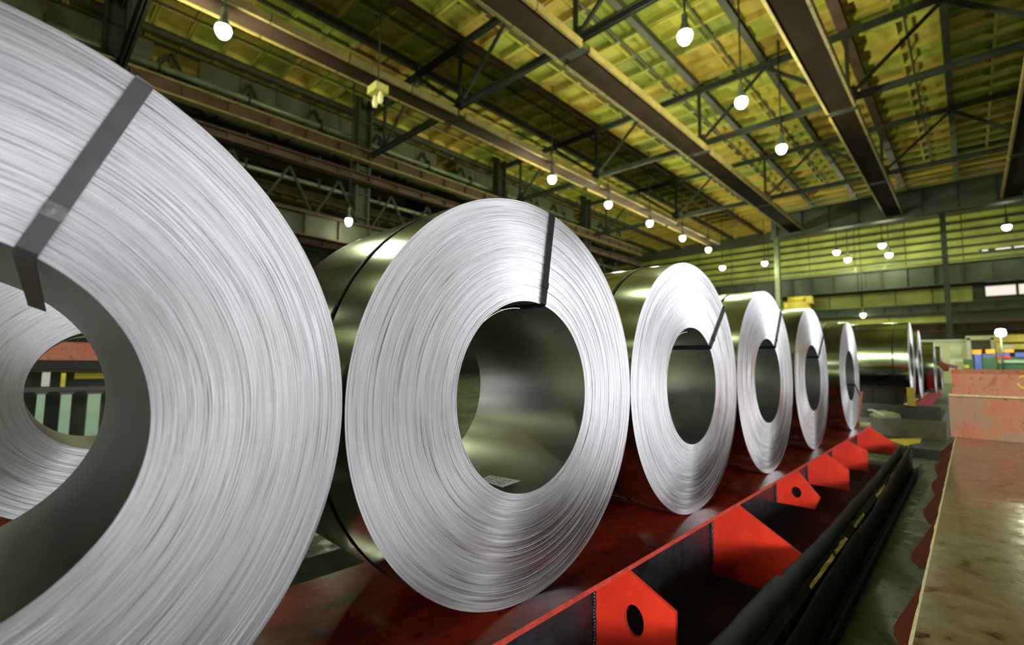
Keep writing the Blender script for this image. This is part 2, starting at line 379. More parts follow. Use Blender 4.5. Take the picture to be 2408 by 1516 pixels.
# ------------------------------------------------------------------ roof trusses
BN = [-4.5, 2.4, 9.35, 16.3, 23.2]                  # bottom nodes
TN = [-1.0, 5.9, 12.9, 19.9]
TB, TT = 13.15, 16.3
def truss(x, label):
    t = thing('roof_truss', label, 'truss', (x, 9.35, TB), 'roof trusses across the hall')
    L = (x, 9.35, TB)
    def part(nm, p, q, wd, ht=None, m='truss'):
        b = MB(); p, q = at(L, p, q)
        if nm.endswith('chord'):
            b.bar((p[0], p[1], p[2]+0.09), (q[0], q[1], q[2]+0.09), wd, 0.05); b.bar((p[0]-0.06, p[1], p[2]-0.03), (q[0]-0.06, q[1], q[2]-0.03), 0.05, 0.22); b.bar((p[0]+0.06, p[1], p[2]-0.03), (q[0]+0.06, q[1], q[2]-0.03), 0.05, 0.22)
        else: b.bar(p, q, wd, ht)
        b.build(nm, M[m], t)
    part('bottom_chord', (x, -5.0, TB), (x, 25.2, TB), 0.36)
    part('top_chord', (x, -5.0, TT), (x, 25.2, TT), 0.36)
    for y in BN: part('vertical', (x, y, TB+0.1), (x, y, TT-0.12), 0.15)
    for i, y in enumerate(TN):
        part('diagonal', (x, BN[i], TB+0.1), (x, y, TT-0.12), 0.17)
        part('diagonal', (x, BN[i+1], TB+0.1), (x, y, TT-0.12), 0.13)
    for y in BN:
        g = MB(); c = at(L, (x, y, TB+0.15))[0]; g.prism([(c[1]-0.42, c[2]-0.2), (c[1]+0.42, c[2]-0.2), (c[1]+0.25, c[2]+0.4), (c[1]-0.25, c[2]+0.4)], 'x', c[0]-0.02, c[0]+0.02); g.build('gusset_plate', M['truss'], t)
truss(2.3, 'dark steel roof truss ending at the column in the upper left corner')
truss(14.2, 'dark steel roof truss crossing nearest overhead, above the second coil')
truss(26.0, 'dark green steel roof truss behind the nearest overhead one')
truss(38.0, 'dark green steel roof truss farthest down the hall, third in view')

# ------------------------------------------------------------------ ribbed brown walkways hung along the trusses
def walkway(y, wdt, z, x0, x1, label, lit=1):
    t = thing('roof_walkway', label, 'walkway', (x0, y, z), 'ribbed brown walkways along the hall')
    cuts = [x0] + [x for x in (2.3, 14.2, 26, 38) if x0 < x < x1] + [x1]
    for a, b in zip(cuts, cuts[1:]):
        nr = 20; zz = [(-wdt/2+0.04+(wdt-0.08)*i/(2*nr), 0.0 if i % 2 else 0.035) for i in range(2*nr+1)]
        m = MB(); m.prism(zz+[(wdt/2-0.04, 0.12), (-wdt/2+0.04, 0.12)], 'x', a-x0+0.22, b-x0-0.22); m.build('deck_section', M['beam_brown'], t)
        for sgn in (-1, 1):
            u = a-x0+0.22; stop = b-x0-0.22
            while u < stop-0.2:
                v = min(u+2.95, stop)
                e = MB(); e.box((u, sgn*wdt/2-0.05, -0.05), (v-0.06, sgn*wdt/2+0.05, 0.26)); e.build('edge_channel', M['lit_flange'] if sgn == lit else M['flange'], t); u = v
        for x in ([b] if b != x1 else []):
            h = MB(); h.bar((x-x0, -0.3, 0.1), (x-x0, -0.3, TB-z-0.12), 0.06); h.bar((x-x0, 0.3, 0.1), (x-x0, 0.3, TB-z-0.12), 0.06); h.box((x-x0-0.3, -wdt/2, 0.02), (x-x0+0.3, wdt/2, 0.07)); h.build('hanger', M['truss'], t)
walkway(16.65, 1.05, 12.6, -4, 47.5, 'ribbed brown walkway under the roof, second line from the left columns')
walkway(9.45, 1.15, 12.6, -4, 47.5, 'wide dark brown walkway crossing the middle of the roof', -1)
walkway(2.68, 1.05, 12.6, -4, 47.5, 'ribbed brown walkway between the two hanging lamp rows and the right edge')
walkway(-3.75, 1.05, 12.6, -4, 47.5, 'ribbed grey-brown walkway at the far right edge of the roof')

# ------------------------------------------------------------------ left column line and runway steelwork
def column(x, y, wd, z1, label, m='greysteel', z0=FZ):
    t = thing('steel_column', label, 'column', (x, y, z0), 'steel columns of the hall')
    for sx in (-1, 1):
        b = MB(); b.box((sx*wd/2-0.05, -wd/2*0.8, 0.04), (sx*wd/2+0.05, wd/2*0.8, z1-z0)); b.build('flange', M[m], t)
    b = MB(); b.box((-wd/2+0.05, -0.04, 0.04), (wd/2-0.05, 0.04, z1-z0)); b.build('web', M[m], t)
    z = 0.8; sm_ = None
    while z < z1-z0-0.8:
        if sm_ is None: b = MB(); b.box((-wd/2+0.05, -wd*0.38, 0), (wd/2-0.05, wd*0.38, 0.04)); sm_ = o = b.build('stiffener', M[m], t)
        else: o = sm_.copy(); COL.objects.link(o)
        o.location = (0, 0, z); z += 1.5
    b = MB(); b.box((-wd/2-0.2, -wd/2-0.1, 0), (wd/2+0.2, wd/2+0.1, 0.04)); b.build('base_plate', M[m], t)
column(2.1, 25.4, 0.75, 17.2, 'dark steel column in the upper left corner above the big coil', 'truss')
column(14.0, 25.4, 0.8, 17.2, 'grey-green steel column in the left row behind the second coil')
column(25.9, 25.4, 0.8, 17.2, 'dark steel column in the left row just above the second coil, farther down the hall', 'truss')
column(37.8, 25.4, 0.8, 17.2, 'dark steel column in the left row beside the small far lamps', 'truss')
column(25.5, 36.2, 1.6, 17.2, 'thick pale column in the next aisle, partly behind the second coil')
column(57.0, 13.6, 0.55, 16.9, 'pale green column of the far bay above the third and fourth coils', 'pipe')
column(57.0, 0.1, 0.5, 16.9, 'dark column of the far bay above the farthest rack of coils', 'girder')
def runway(nm, label, cat, y, z, wd, ht, m, mf, x0=-6, x1=47, seg=11.9, first=2.1):
    t = thing(nm, label, cat, (x0, y, z))
    cuts = [x0] + [first+seg*i for i in range(6) if x0 < first+seg*i < x1] + [x1]
    for a, b in zip(cuts, cuts[1:]):
        s = MB(); s.ibeam((a-x0+0.03, 0, 0), (b-x0-0.03, 0, 0), wd, ht, 0.06, 0.08, 0, 1); s.build('girder_section', [M[m], M[mf]], t)
    x = x0+1; sm_ = None
    while x < x1:
        if sm_ is None: st = MB(); st.box((0, -wd*0.42, -ht/2+0.1), (0.04, wd*0.42, ht/2-0.1)); sm_ = o = st.build('stiffener', M[m], t)
        else: o = sm_.copy(); COL.objects.link(o)
        o.location = (x-x0, 0, 0); x += 1.9
    return t
runway('eaves_girder', 'brown girder along the left columns with a lit upper flange', 'girder', 24.6, 13.0, 0.5, 0.75, 'brownsteel', 'flange')  # lit look of the flange is put into its colour
runway('crane_girder', 'brown crane girder under the eaves girder on the left columns', 'girder', 24.5, 11.55, 0.55, 0.5, 'brownsteel', 'brownsteel')
runway('crane_girder', 'deep grey crane girder low on the left columns, behind the second coil', 'girder', 24.3, 8.0, 0.6, 1.3, 'greysteel', 'brownsteel')
def pipe(label, y, z, r, m, x0=-6, x1=46):
    t = thing('service_pipe', label, 'pipe', (x0, y, z))
    b = MB(); b.tube([(0, 0, 0), (x1-x0, 0, 0)], r, 10); b.build('pipe_run', M[m], t)
    k = MB(); x = x0+2.0
    while x < x1: k.box((x-x0-0.05, -r-0.03, -r-0.05), (x-x0+0.05, r+0.03, r+0.25)); x += 3.9
    k.build('clamp', M['truss'], t)
pipe('pale green pipe along the left columns under the lamp in the upper left', 26.0, 14.55, 0.16, 'pipe')
pipe('thin pale pipe along the left columns between the two brown girders', 25.95, 12.3, 0.10, 'pipe')
pipe('pale pipe just under the lower brown crane girder on the left columns', 25.9, 10.9, 0.12, 'pipe')
pipe('dark pipe above the deep grey crane girder on the left columns', 25.9, 9.2, 0.16, 'greysteel')
t = thing('lattice_bracing', 'dark steel lattice bracing between the crane girders of the left columns', 'bracing', (2.1, 25.0, 8.7))
for i in range(4):
    for k in range(4):
        x = 11.9*i+0.5+k*2.8
        b = MB(); b.bar((x, 0, 0.05), (x+1.4, 0, 2.5), 0.12); b.build('brace', M['truss'], t)
        b = MB(); b.bar((x+1.4, 0, 2.5), (x+2.8, 0, 0.05), 0.12); b.build('brace', M['truss'], t)
t = thing('lattice_bracing', 'dark steel lattice bracing under the roof of the left aisle', 'bracing', (2.1, 27.67, 13.3))
for i in range(4):
    for k in range(3):
        x = 11.9*i+0.6+k*3.7
        b = MB(); b.bar((x, 0, 0), (x+1.8, 0, 3.0), 0.13); b.build('brace', M['truss'], t)
        b = MB(); b.bar((x+1.8, 0, 3.0), (x+3.6, 0, 0), 0.13); b.build('brace', M['truss'], t)
    b = MB(); b.bar((11.9*i+0.3, 0, 0), (11.9*i+11.6, 0, 0), 0.2); b.build('chord', M['brownsteel'], t)
# dark sheeted screen between the two aisles, above the pipes
sc_ = MB(); sc_.box((-6, 27.75, 13.5), (47, 27.85, 13.62)); sc_.box((-6, 27.75, 16.6), (47, 27.85, 16.72)); screen = tag(sc_.build('wall_aisle', M['truss']), kind='structure')
pmesh = None
for i in range(27):
    if i % 9 == 5: continue
    if pmesh is None: b = MB(); b.box((0.02, 0, 0), (1.94, 0.04, 2.98)); pmesh = o = b.build('wall_panel', M['wall_dark'], screen)
    else: o = pmesh.copy(); COL.objects.link(o)
    o.location = (-6+1.96*i, 27.78 + 0.015*(i % 2), 13.62)
# second-aisle girders
runway('aisle_girder', 'brown girder along the next aisle, seen left of the pale column', 'girder', 34.8, 13.2, 0.5, 0.6, 'brownsteel', 'flange')
runway('aisle_girder', 'deep brown crane girder of the next aisle, low behind the columns', 'girder', 34.8, 10.0, 0.6, 1.1, 'brownsteel', 'brownsteel')
# ------------------------------------------------------------------ far transverse girders
def cross_girder(label, x, z0, z1, y0, y1, m='girder', rail=True):
    t = thing('cross_girder', label, 'girder', (x, y0, z0))
    b = MB(); b.ibeam((0, 0, (z1-z0)/2), (0, y1-y0, (z1-z0)/2), 0.7, z1-z0, 0.08, 0.1); b.build('girder_body', M[m], t)
    y = 1.0; sm_ = None
    while y < y1-y0:
        if sm_ is None: s = MB(); s.box((-0.3, 0, 0.12), (0.3, 0.05, z1-z0-0.12)); sm_ = o = s.build('stiffener', M[m], t)
        else: o = sm_.copy(); COL.objects.link(o)
        o.location = (0, y, 0); y += 2.0
    if rail:
        r = MB(); r.tube([(-0.3, 0.2, z1-z0+0.55), (-0.3, y1-y0-0.2, z1-z0+0.55)], 0.06, 6); r.tube([(-0.3, 0.2, z1-z0+0.15), (-0.3, y1-y0-0.2, z1-z0+0.15)], 0.07, 6)
        y = 0.3
        while y < y1-y0: r.bar((-0.3, y, z1-z0), (-0.3, y, z1-z0+0.55), 0.05); y += 2.4
        r.build('handrail', M['pipe'], t)
cross_girder('deep dark girder across the hall below the roof, in front of the lit far wall', 47.2, 12.3, 14.4, -22, 11.5)
cross_girder('dark green crane girder across the far wall under the far lamps', 60.5, 8.55, 10.55, -22, 50)
cross_girder('slim dark girder across the far wall just above the farthest coils', 60.5, 5.95, 6.85, -22, 50, rail=False)
cross_girder('brown girder across the far wall, lowest one above the machines', 60.5, 4.1, 4.9, -22, 50, 'brownsteel', rail=False)
t = thing('overhead_crane', 'yellow crane trolley parked under the far crane girder', 'crane', (60.3, 12.6, 6.86))
b = MB(); b.box((-0.5, -1.2, 0.0), (0.5, 1.2, 1.0)); b.build('crab_frame', M['yellow'], t)
b = MB(); b.tube([(0, -0.8, 1.3), (0, 0.8, 1.3)], 0.35, 14); b.build('drum', M['yellow'], t)
b = MB(); b.box((-0.6, -1.5, 0.75), (0.6, -1.0, 1.55)); b.build('motor', M['yellow'], t)
b = MB(); b.box((-0.1, -0.9, 1.0), (0.1, -0.7, 1.62)); b.box((-0.1, 0.7, 1.0), (0.1, 0.9, 1.62)); b.build('hanger', M['yellow'], t)

# ------------------------------------------------------------------ high-bay lamps
def lamp(x, y, z, label, power, top=17.15, r=0.25, light=True, group='hanging high-bay lamps'):
    t = thing('high_bay_lamp', label, 'lamp', (x, y, z), group)
    s = MB(); s.lathe([(r*0.35, 0.52), (r*0.45, 0.42), (r*0.6, 0.28), (r*0.9, 0.10), (r*0.86, 0.09), (r*0.55, 0.26), (r*0.3, 0.40)], 20); s.build('reflector', M['lampbody'], t)
    g = MB(); g.lathe([(0.01, -0.30), (r*0.5, -0.26), (r*0.85, -0.14), (r*0.98, 0.0), (r*0.85, 0.12), (r*0.4, 0.22), (0.01, 0.23)], 20); g.build('lamp_bulb', M['glow'], t)
    h = MB(); h.lathe([(0.01, 0.74), (r*0.4, 0.74), (r*0.4, 0.50), (0.01, 0.5)], 12, smooth=False); h.build('ballast', M['lampbody'], t)
    h = MB(); h.tube([(0, 0, 0.74), (0, 0, top-z)], 0.035, 6); h.build('hanger_rod', M['truss'], t)
    if light: lamp_light((x, y, z-0.62), power)
    return t
rowA = [(4.0, 'bright lamp hanging in the upper left, above the big coil'), (21.05, 'bright lamp right above the strap of the second coil'),
        (27.07, 'second lamp of the row along the left walkway, counted from above the second coil'), (32.84, 'third lamp of the row along the left walkway, counted from above the second coil'),
        (38.6, 'fourth lamp of the row along the left walkway, just left of the third coil'), (44.15, 'fifth and last lamp of the row along the left walkway, above the third coil')]
for x, lb in rowA: lamp(x, 16.05, 11.5, lb, 2200)
for x, lb in [(14.5, 'topmost bright lamp hanging under the right half of the roof'), (19.85, 'bright lamp hanging in the middle of the right roof lamp row'), (25.6, 'large glaring lamp lowest of the right roof lamp row')]:
    lamp(x, 5.16, 11.5, lb, 2400)
lamp(12.25, 23.3, 8.45, 'lamp beside the grey-green column at the left, above the deep crane girder', 180, 16.5, 0.19)
for x, y, z, lb in [(53, 18.0, 11.2, 'small far lamp above the fourth coil, lowest of the far lamps'), (56, 14.6, 11.7, 'small far lamp just left of the pale green far column'),
                    (56, 8.0, 11.9, 'far lamp left of a close pair, upper one of the middle two'), (58, 7.4, 11.4, 'far lamp below and right of its upper neighbour in the middle of the far wall'),
                    (56, 4.4, 12.0, 'upper lamp of the far pair right of the middle'), (58, 4.1, 11.4, 'lower lamp of the far pair right of the middle'), (56, -3.8, 12.2, 'green-haloed far lamp near the right edge of the far wall')]:
    lamp(x, y, z+0.2, lb, 700, 17.15, 0.30)
lamp(59.8, 6.6, 6.05, 'small low lamp under the slim far girder', 200, 17.15, 0.24)
# unlit twin fixture
t = thing('twin_lamp', 'unlit twin lamp on a yellow bracket hanging above the left truss end', 'lamp', (9.5, 15.8, 11.3))
b = MB(); b.box((-0.28, -0.34, 0.28), (0.28, 0.34, 0.60)); b.build('bracket', M['lampyellow'], t)
for sy in (-0.21, 0.21):
    b = MB(); b.lathe([(0.01, -0.22), (0.07, -0.2), (0.115, -0.05), (0.10, 0.12), (0.05, 0.28)], 14, (0, sy, 0)); b.build('lamp_bulb', M['glow_warm'], t)
b = MB(); b.tube([(0, 0, 0.6), (0, 0, 5.2)], 0.035, 6); b.build('hanger_rod', M['truss'], t)
# work lamp low on the right
t = thing('work_lamp', 'glaring white work lamp over the far machines at the right', 'lamp', (44, -2.57, 2.75))
b = MB(); b.box((-0.1, -0.22, 0.12), (0.12, 0.22, 0.5)); b.build('housing', M['lampbody'], t)
b = MB(); b.lathe([(0.01, -0.04), (0.2, 0.02), (0.26, 0.2), (0.2, 0.4), (0.01, 0.46)], 16, (-0.16, 0, 0.08)); b.build('lamp_bulb', M['glow_white'], t)
b = MB(); b.tube([(0.1, 0, -3.2), (0.1, 0, 0.2)], 0.05, 8); b.build('pole', M['lampbody'], t)
lamp_light((43.3, -2.57, 3.0), 500)

# ------------------------------------------------------------------ steel coils
def coil(label, x, y, z0, R, r, width, strap_deg=None, barrel_y=(0.17,), rings=80, segs=160, strap_w=0.024, strap_m='strap', jitter=0.0009, seed=0, droop=0.0, group='steel coils in the front row'):
    rnd = random.Random(seed)
    t = thing('steel_coil', label, 'coil', (x, y, z0), group)
    C0 = (0, 0, R)
    b = MB()
    def ring(rad, yy):
        k = len(b.v)
        for j in range(segs): a = 2*PI*j/segs; b.v.append((rad*math.cos(a), yy, rad*math.sin(a)))
        return k
    def join(k0, k1, mi, sm=True):
        for j in range(segs): b.face((k0+j, k0+(j+1)%segs, k1+(j+1)%segs, k1+j), mi, sm)
    for yb, sg in ((0, -1), (width, 1)):
        off = [rnd.gauss(0, jitter) for _ in range(rings)]
        for i in range(0, rings, 1):
            if rnd.random() < 0.05: off[i] += rnd.choice((-1, 1))*jitter*2.2
        prev = None
        for i in range(rings if sg < 0 else 8):
            n = rings if sg < 0 else 8
            r0 = r + (R-r)*i/n; r1 = r + (R-r)*(i+1)/n
            yy = yb - sg*0.0015 + sg*off[i]*0.8
            k0 = ring(r0, yy)
            if prev is not None: join(prev, k0, 0, False)
            k1 = ring(r1, yy); join(k0, k1, 0, False); prev = k1
            if i == 0: first = k0
        if sg < 0: fi, fo = first, prev
        else: bi, bo = first, prev
    # barrel and bore with their own vertices so their shading stays smooth
    ys = [b.v[fo][1], 0.004, width*0.33, width*0.66, width-0.004, b.v[bo][1]]
    ks = [ring(R, yy) for yy in ys]
    for a, c in zip(ks, ks[1:]): join(a, c, 1)
    ks = [ring(r, yy) for yy in [b.v[fi][1], width*0.33, width*0.66, b.v[bi][1]]]
    for a, c in zip(ks, ks[1:]): join(a, c, 2)
    b.build('wound_sheet', [M['edge'], M['sheet'], M['bore']], t, C0)
    # outermost wrap end: a sheet edge lying along the barrel
    e = MB(); a0, a1 = math.radians(240), math.radians(263)
    prev = None
    for i in range(9):
        a = a0+(a1-a0)*i/8; k = len(e.v)
        for rad in (R+0.0002, R+0.0022):
            for yy in (0.003, width-0.003): e.v.append((rad*math.cos(a), yy, rad*math.sin(a)))
        if prev is not None:
            e.face((prev+2, prev+3, k+3, k+2), 0, True); e.face((prev, k, k+2, prev+2), 0); e.face((prev+1, prev+3, k+3, k+1), 0)
        else: e.face((k, k+1, k+3, k+2), 0)
        prev = k
    e.build('outer_wrap_end', M['sheet'], t, C0)
    # inner wrap end lifting from the bore
    e = MB(); prev = None
    for i in range(13):
        a = math.radians(98+62*i/12); k = len(e.v); rad = r-0.002-0.022*((1-i/12)**2)
        for yy in (0.012, width-0.01): e.v.append((rad*math.cos(a), yy, rad*math.sin(a)))
        for yy in (0.012, width-0.01): e.v.append(((rad+0.0012)*math.cos(a), yy, (rad+0.0012)*math.sin(a)))
        if prev is not None:
            e.face((prev, prev+1, k+1, k), 0, True); e.face((prev+2, k+2, k+3, prev+3), 0, True); e.face((prev, k, k+2, prev+2), 0)
        else: e.face((k, k+1, k+3, k+2), 0)
        prev = k
    e.build('inner_wrap_end', M['sheet'], t, C0)
    for by in barrel_y:
        s = MB(); n = 120; wd = 0.019; prof = [(R+0.0008, by-wd/2), (R+0.0026, by-wd/2), (R+0.0026, by+wd/2), (R+0.0008, by+wd/2)]
        for rad, yy in prof:
            for j in range(n): a = 2*PI*j/n; s.v.append((rad*math.cos(a), yy, rad*math.sin(a)))
        for i in range(3):
            for j in range(n): s.face((i*n+j, i*n+(j+1)%n, (i+1)*n+(j+1)%n, (i+1)*n+j), 0, True)
        s.build('barrel_strap', M['strap'], t, C0)
    if strap_deg is not None:
        degs = strap_deg if isinstance(strap_deg, tuple) else (strap_deg, strap_deg)
        ao, ai = math.radians(degs[0]), math.radians(degs[1])
        po = Vector((math.cos(ao), 0, math.sin(ao)))*(R+0.003); pi_ = Vector((math.cos(ai), 0, math.sin(ai)))*(r-0.003)
        d = (po-pi_).normalized(); sd = Vector((-d.z, 0, d.x))*(strap_w/2)
        s = MB()
        F, th = -0.0045, 0.0018
        path = [pi_ + Vector((droop*0.45, width*0.55, -droop)), pi_ + Vector((0, 0.03, 0)), pi_ + Vector((0, 0.004, 0)), pi_ + Vector((0, F, 0)) + d*0.006, po + Vector((0, F, 0)) - d*0.004, po + Vector((0, 0.004, 0)), po + Vector((0, width*0.5, 0))]
        nrm = [-pi_.normalized(), -pi_.normalized(), (-pi_.normalized()+Vector((0, -1, 0))).normalized(), Vector((0, -1, 0)), Vector((0, -1, 0)), (po.normalized()+Vector((0, -1, 0))).normalized(), po.normalized()]
        prev = None
        for p, nn in zip(path, nrm):
            k = len(s.v)
            for q in (p-sd, p+sd, p+sd+nn*th, p-sd+nn*th): s.v.append(tuple(q))
            if prev is not None:
                for i in range(4): s.face((prev+i, prev+(i+1)%4, k+(i+1)%4, k+i), 0)
            else: s.face((k, k+1, k+2, k+3), 0)
            prev = k
        s.face((prev+3, prev+2, prev+1, prev), 0)
        st = s.build('face_strap', M[strap_m], t, C0)
        q = pi_ + d*((R-r)*0.22) + Vector((0, F-th-0.0012, 0))
        g = MB(); k = 0
        for oy in (0, -0.0012):
            for a_, b_ in ((-1, -1), (1, -1), (1, 1), (-1, 1)): g.v.append(tuple(q + sd*1.06*a_ + d*0.012*b_ + Vector((0, oy, 0))))
        for f_ in ((0,1,2,3), (7,6,5,4), (0,4,5,1), (1,5,6,2), (2,6,7,3), (3,7,4,0)): g.face(f_, 0)
        g.build('strap_seal', M['seal'] if strap_m == 'strap_grey' else M['strap'], st)
    return t
WD = 0.585
coil('large steel coil filling the left edge, wide grey strap across its face', -0.132, -0.0522, 0, 0.6406, 0.2991, WD, (66.5, 63.5), (0.16,), 110, 256, 0.0275, 'strap_grey', 0.0008, 1, 0.055)
coil('bright steel coil in the middle with a white paper label lying in its bore', 1.189, 0, 0, 0.6472, 0.3125, WD, (80.2, 78.7), (0.17,), 100, 224, 0.026, 'strap', 0.0005, 2)
coil('steel coil right of the middle one, third in the row, strap at upper right', 2.4876, 0, 0, 0.6462, 0.3045, WD, (44.3, 42.6), (0.2,), 80, 160, 0.026, 'strap', 0.0005, 3)
coil('steel coil fourth in the row, thin dark strap at its upper right', 3.784, 0, 0, 0.647, 0.3015, WD, 54.5, (0.2,), 60, 128, 0.024, 'strap', 0.0005, 4)
coil('steel coil fifth in the row with a narrow oval bore, before the last one', 5.142, 0, 0, 0.6468, 0.3025, WD, 40, (0.2,), 48, 112, 0.024, 'strap', 0.0005, 5)
coil('steel coil at the far end of the front row, beside the salmon end stop', 7.04, 0, 0, 0.6449, 0.2997, WD, -24, (0.2,), 40, 112, 0.024, 'strap', 0.0005, 6)
coil('steel coil behind the large left one, seen through its bore', 0.34, 2.1, -0.05, 0.65, 0.3, WD, None, (0.3,), 60, 160, seed=7, group='steel coils of the second row')
coil('wide steel coil of the far rack with a dark strap around its barrel', 10.75, -0.33, 0.22, 0.655, 0.30, 1.3, None, (0.2,), 30, 96, seed=8, group='steel coils on the far rack')
coil('narrow edge-on coil of the far rack, right behind the wide one', 12.15, -0.36, 0.16, 0.655, 0.30, 0.9, None, (0.2,), 30, 96, seed=9, group='steel coils on the far rack')
coil('small dull coil of the far rack, third from the front', 15.2, -0.45, 0.16, 0.60, 0.26, 0.9, None, (0.2,), 24, 72, seed=10, group='steel coils on the far rack')
coil('small dull coil at the far end of the far rack', 17.2, -0.50, 0.16, 0.58, 0.26, 0.9, None, (0.2,), 24, 72, seed=11, group='steel coils on the far rack')
# paper label lying in the bore of the second coil
t = thing('paper_label', 'white printed paper label lying in the bore of the middle coil', 'label', (1.165, 0.115, 0.3515))
b = MB()
cs = [(1.215, 0.212, 0.347), (1.24, 0.086, 0.346), (1.094, 0.030, 0.360), (1.112, 0.152, 0.358)]
cs = at((1.165, 0.115, 0.3515), *cs)
for dz in (0.001, 0.002): b.v += [(c[0], c[1], c[2]+dz) for c in cs]
for f_ in ((0,1,2,3), (7,6,5,4), (0,4,5,1), (1,5,6,2), (2,6,7,3), (3,7,4,0)): b.face(f_, 0)
b.build('sheet', M['paper'], t)
P = [Vector(c)+Vector((0, 0, 0.0024)) for c in cs]
ik = MB(); rr = random.Random(3)
def bil(u, v): return P[3]*(1-u)*(1-v) + P[0]*u*(1-v) + P[1]*u*v + P[2]*(1-u)*v
for row in range(6):
    v = 0.16+row*0.13; u = 0.12
    while u < 0.84:
        l_ = rr.uniform(0.04, 0.13)
        if rr.random() < 0.72:
            k = len(ik.v); h = rr.uniform(0.015, 0.03)
            for uu, vv in ((u, v-h), (u+l_, v-h), (u+l_, v+h), (u, v+h)): ik.v.append(tuple(bil(uu, vv)))
            ik.face((k, k+1, k+2, k+3), 0)
        u += l_+rr.uniform(0.02, 0.06)
pr = ik.build('print', M['ink'], t)

# ------------------------------------------------------------------ left coil rack
rack = thing('coil_rack', 'glossy red coil rack under the front row, bright red edge and gussets', 'rack', (3.2, 0.3, FZ))
RL = (3.2, 0.3, FZ)
def rp(nm, mb, m, parent=None):
    mb.v = [tuple(Vector(p)-Vector(RL)) for p in mb.v]
    return mb.build(nm, m, parent or rack)
b = MB(); b.box((-1.6, -0.096, -0.016), (7.72, 0.62, 0)); rp('top_plate', b, M['red_plate'])
b = MB(); n = 150; rr = random.Random(5)
for i in range(n+1):
    x = -1.6+9.32*i/n; j = rr.gauss(0, 0.0006)
    b.v += [(x, -0.0985+j, -0.016), (x, -0.0985+j, 0.0005), (x, -0.0955, 0.0008), (x, -0.0955, -0.0165)]
for i in range(n):
    for k in range(4): b.face((i*4+k, i*4+(k+1)%4, (i+1)*4+(k+1)%4, (i+1)*4+k), 0)
rp('red_edge', b, M['red_edge'])
b = MB(); b.box((-1.6, 0.055, FZ+0.012), (7.7, 0.075, -0.016)); rp('front_web', b, M['dark_web'])
b = MB(); b.box((-1.6, 0.56, FZ+0.012), (7.7, 0.58, -0.016)); rp('rear_web', b, M['dark_web'])
b = MB(); b.box((-1.6, -0.38, FZ), (7.72, 1.9, FZ+0.012)); rp('base_plate', b, M['rubber'])  # carried far back as dark sheet, standing for shade behind the coils
G = [(1.64, [(-0.099, -0.017), (-0.279, -0.100), (-0.279, -0.40), (0.055, -0.40), (0.055, -0.017)], (-0.119, -0.185, 0.040, 0.056)),
     (2.816, [(-0.099, -0.017), (-0.43, -0.215), (-0.43, -0.42), (0.055, -0.42), (0.055, -0.017)], None),
     (4.053, [(-0.099, -0.017), (-0.235, -0.183), (-0.20, -0.27), (0.055, -0.27), (0.055, -0.017)], (-0.085, -0.172, 0.033, 0.040)),
     (5.016, [(-0.099, -0.017), (-0.26, -0.13), (-0.26, -0.30), (0.055, -0.30), (0.055, -0.017)], None),
     (6.058, [(-0.099, -0.017), (-0.26, -0.097), (-0.26, -0.30), (0.055, -0.30), (0.055, -0.017)], None),
     (7.60, [(-0.099, -0.017), (-0.36, -0.203), (-0.36, -0.32), (0.055, -0.32), (0.055, -0.017)], None)]
def plate_with_hole(poly, hole, x0, x1):
    bm = bmesh.new()
    vs = [bm.verts.new((x0, p[0], p[1])) for p in poly]; es = [bm.edges.new((vs[i], vs[(i+1) % len(vs)])) for i in range(len(vs))]
    if hole:
        hy, hz, ra, rb = hole; hs = [bm.verts.new((x0, hy+ra*math.cos(2*PI*i/20), hz+rb*math.sin(2*PI*i/20))) for i in range(20)]
        es += [bm.edges.new((hs[i], hs[(i+1) % 20])) for i in range(20)]
    bmesh.ops.triangle_fill(bm, edges=es, use_beauty=True)
    g = bmesh.ops.extrude_face_region(bm, geom=list(bm.faces)); bmesh.ops.translate(bm, verts=[v for v in g['geom'] if isinstance(v, bmesh.types.BMVert)], vec=(x1-x0, 0, 0))
    bmesh.ops.recalc_face_normals(bm, faces=bm.faces)
    b = MB(); bm.verts.index_update(); b.v = [tuple(v.co) for v in bm.verts]
    for f_ in bm.faces: b.face([v.index for v in f_.verts], 0)
    bm.free(); return b
for x, poly, hole in G:
    g = rp('gusset', plate_with_hole(poly, hole, x, x+0.016), M['red'])
    wb_ = MB(); z = -0.03; rr = random.Random(int(x*100))
    while z > max(poly[2][1], -0.36):
        wb_.lathe([(0.001, 0.008), (0.0075, 0.004), (0.0075, -0.004), (0.001, -0.008)], 7, (x-0.004, 0.050+rr.uniform(-.002, .002), z)); z -= 0.0125
    wb_.v = [tuple(Vector(p)-Vector(RL)) for p in wb_.v]
    wb_.build('weld_bead', M['weld'], g)
b = MB(); b.prism([(0.035, 0.0), (0.5, 0.0), (0.5, 0.425), (-0.02, 0.425)], 'x', 7.721, 7.751); tag(b.build('end_stop', M['salmon']), 'faded salmon upright end stop behind the last coil of the front row', 'stop')
b = MB(); b.prism([(7.62, 0.0), (7.70, 0.0), (7.70, 0.035), (7.66, 0.035)], 'y', -0.09, 0.02); tag(b.build('end_wedge', M['pale_edge'], None, (0, 0, 0.0012)), 'small pale wedge at the far corner of the red rack edge', 'wedge')

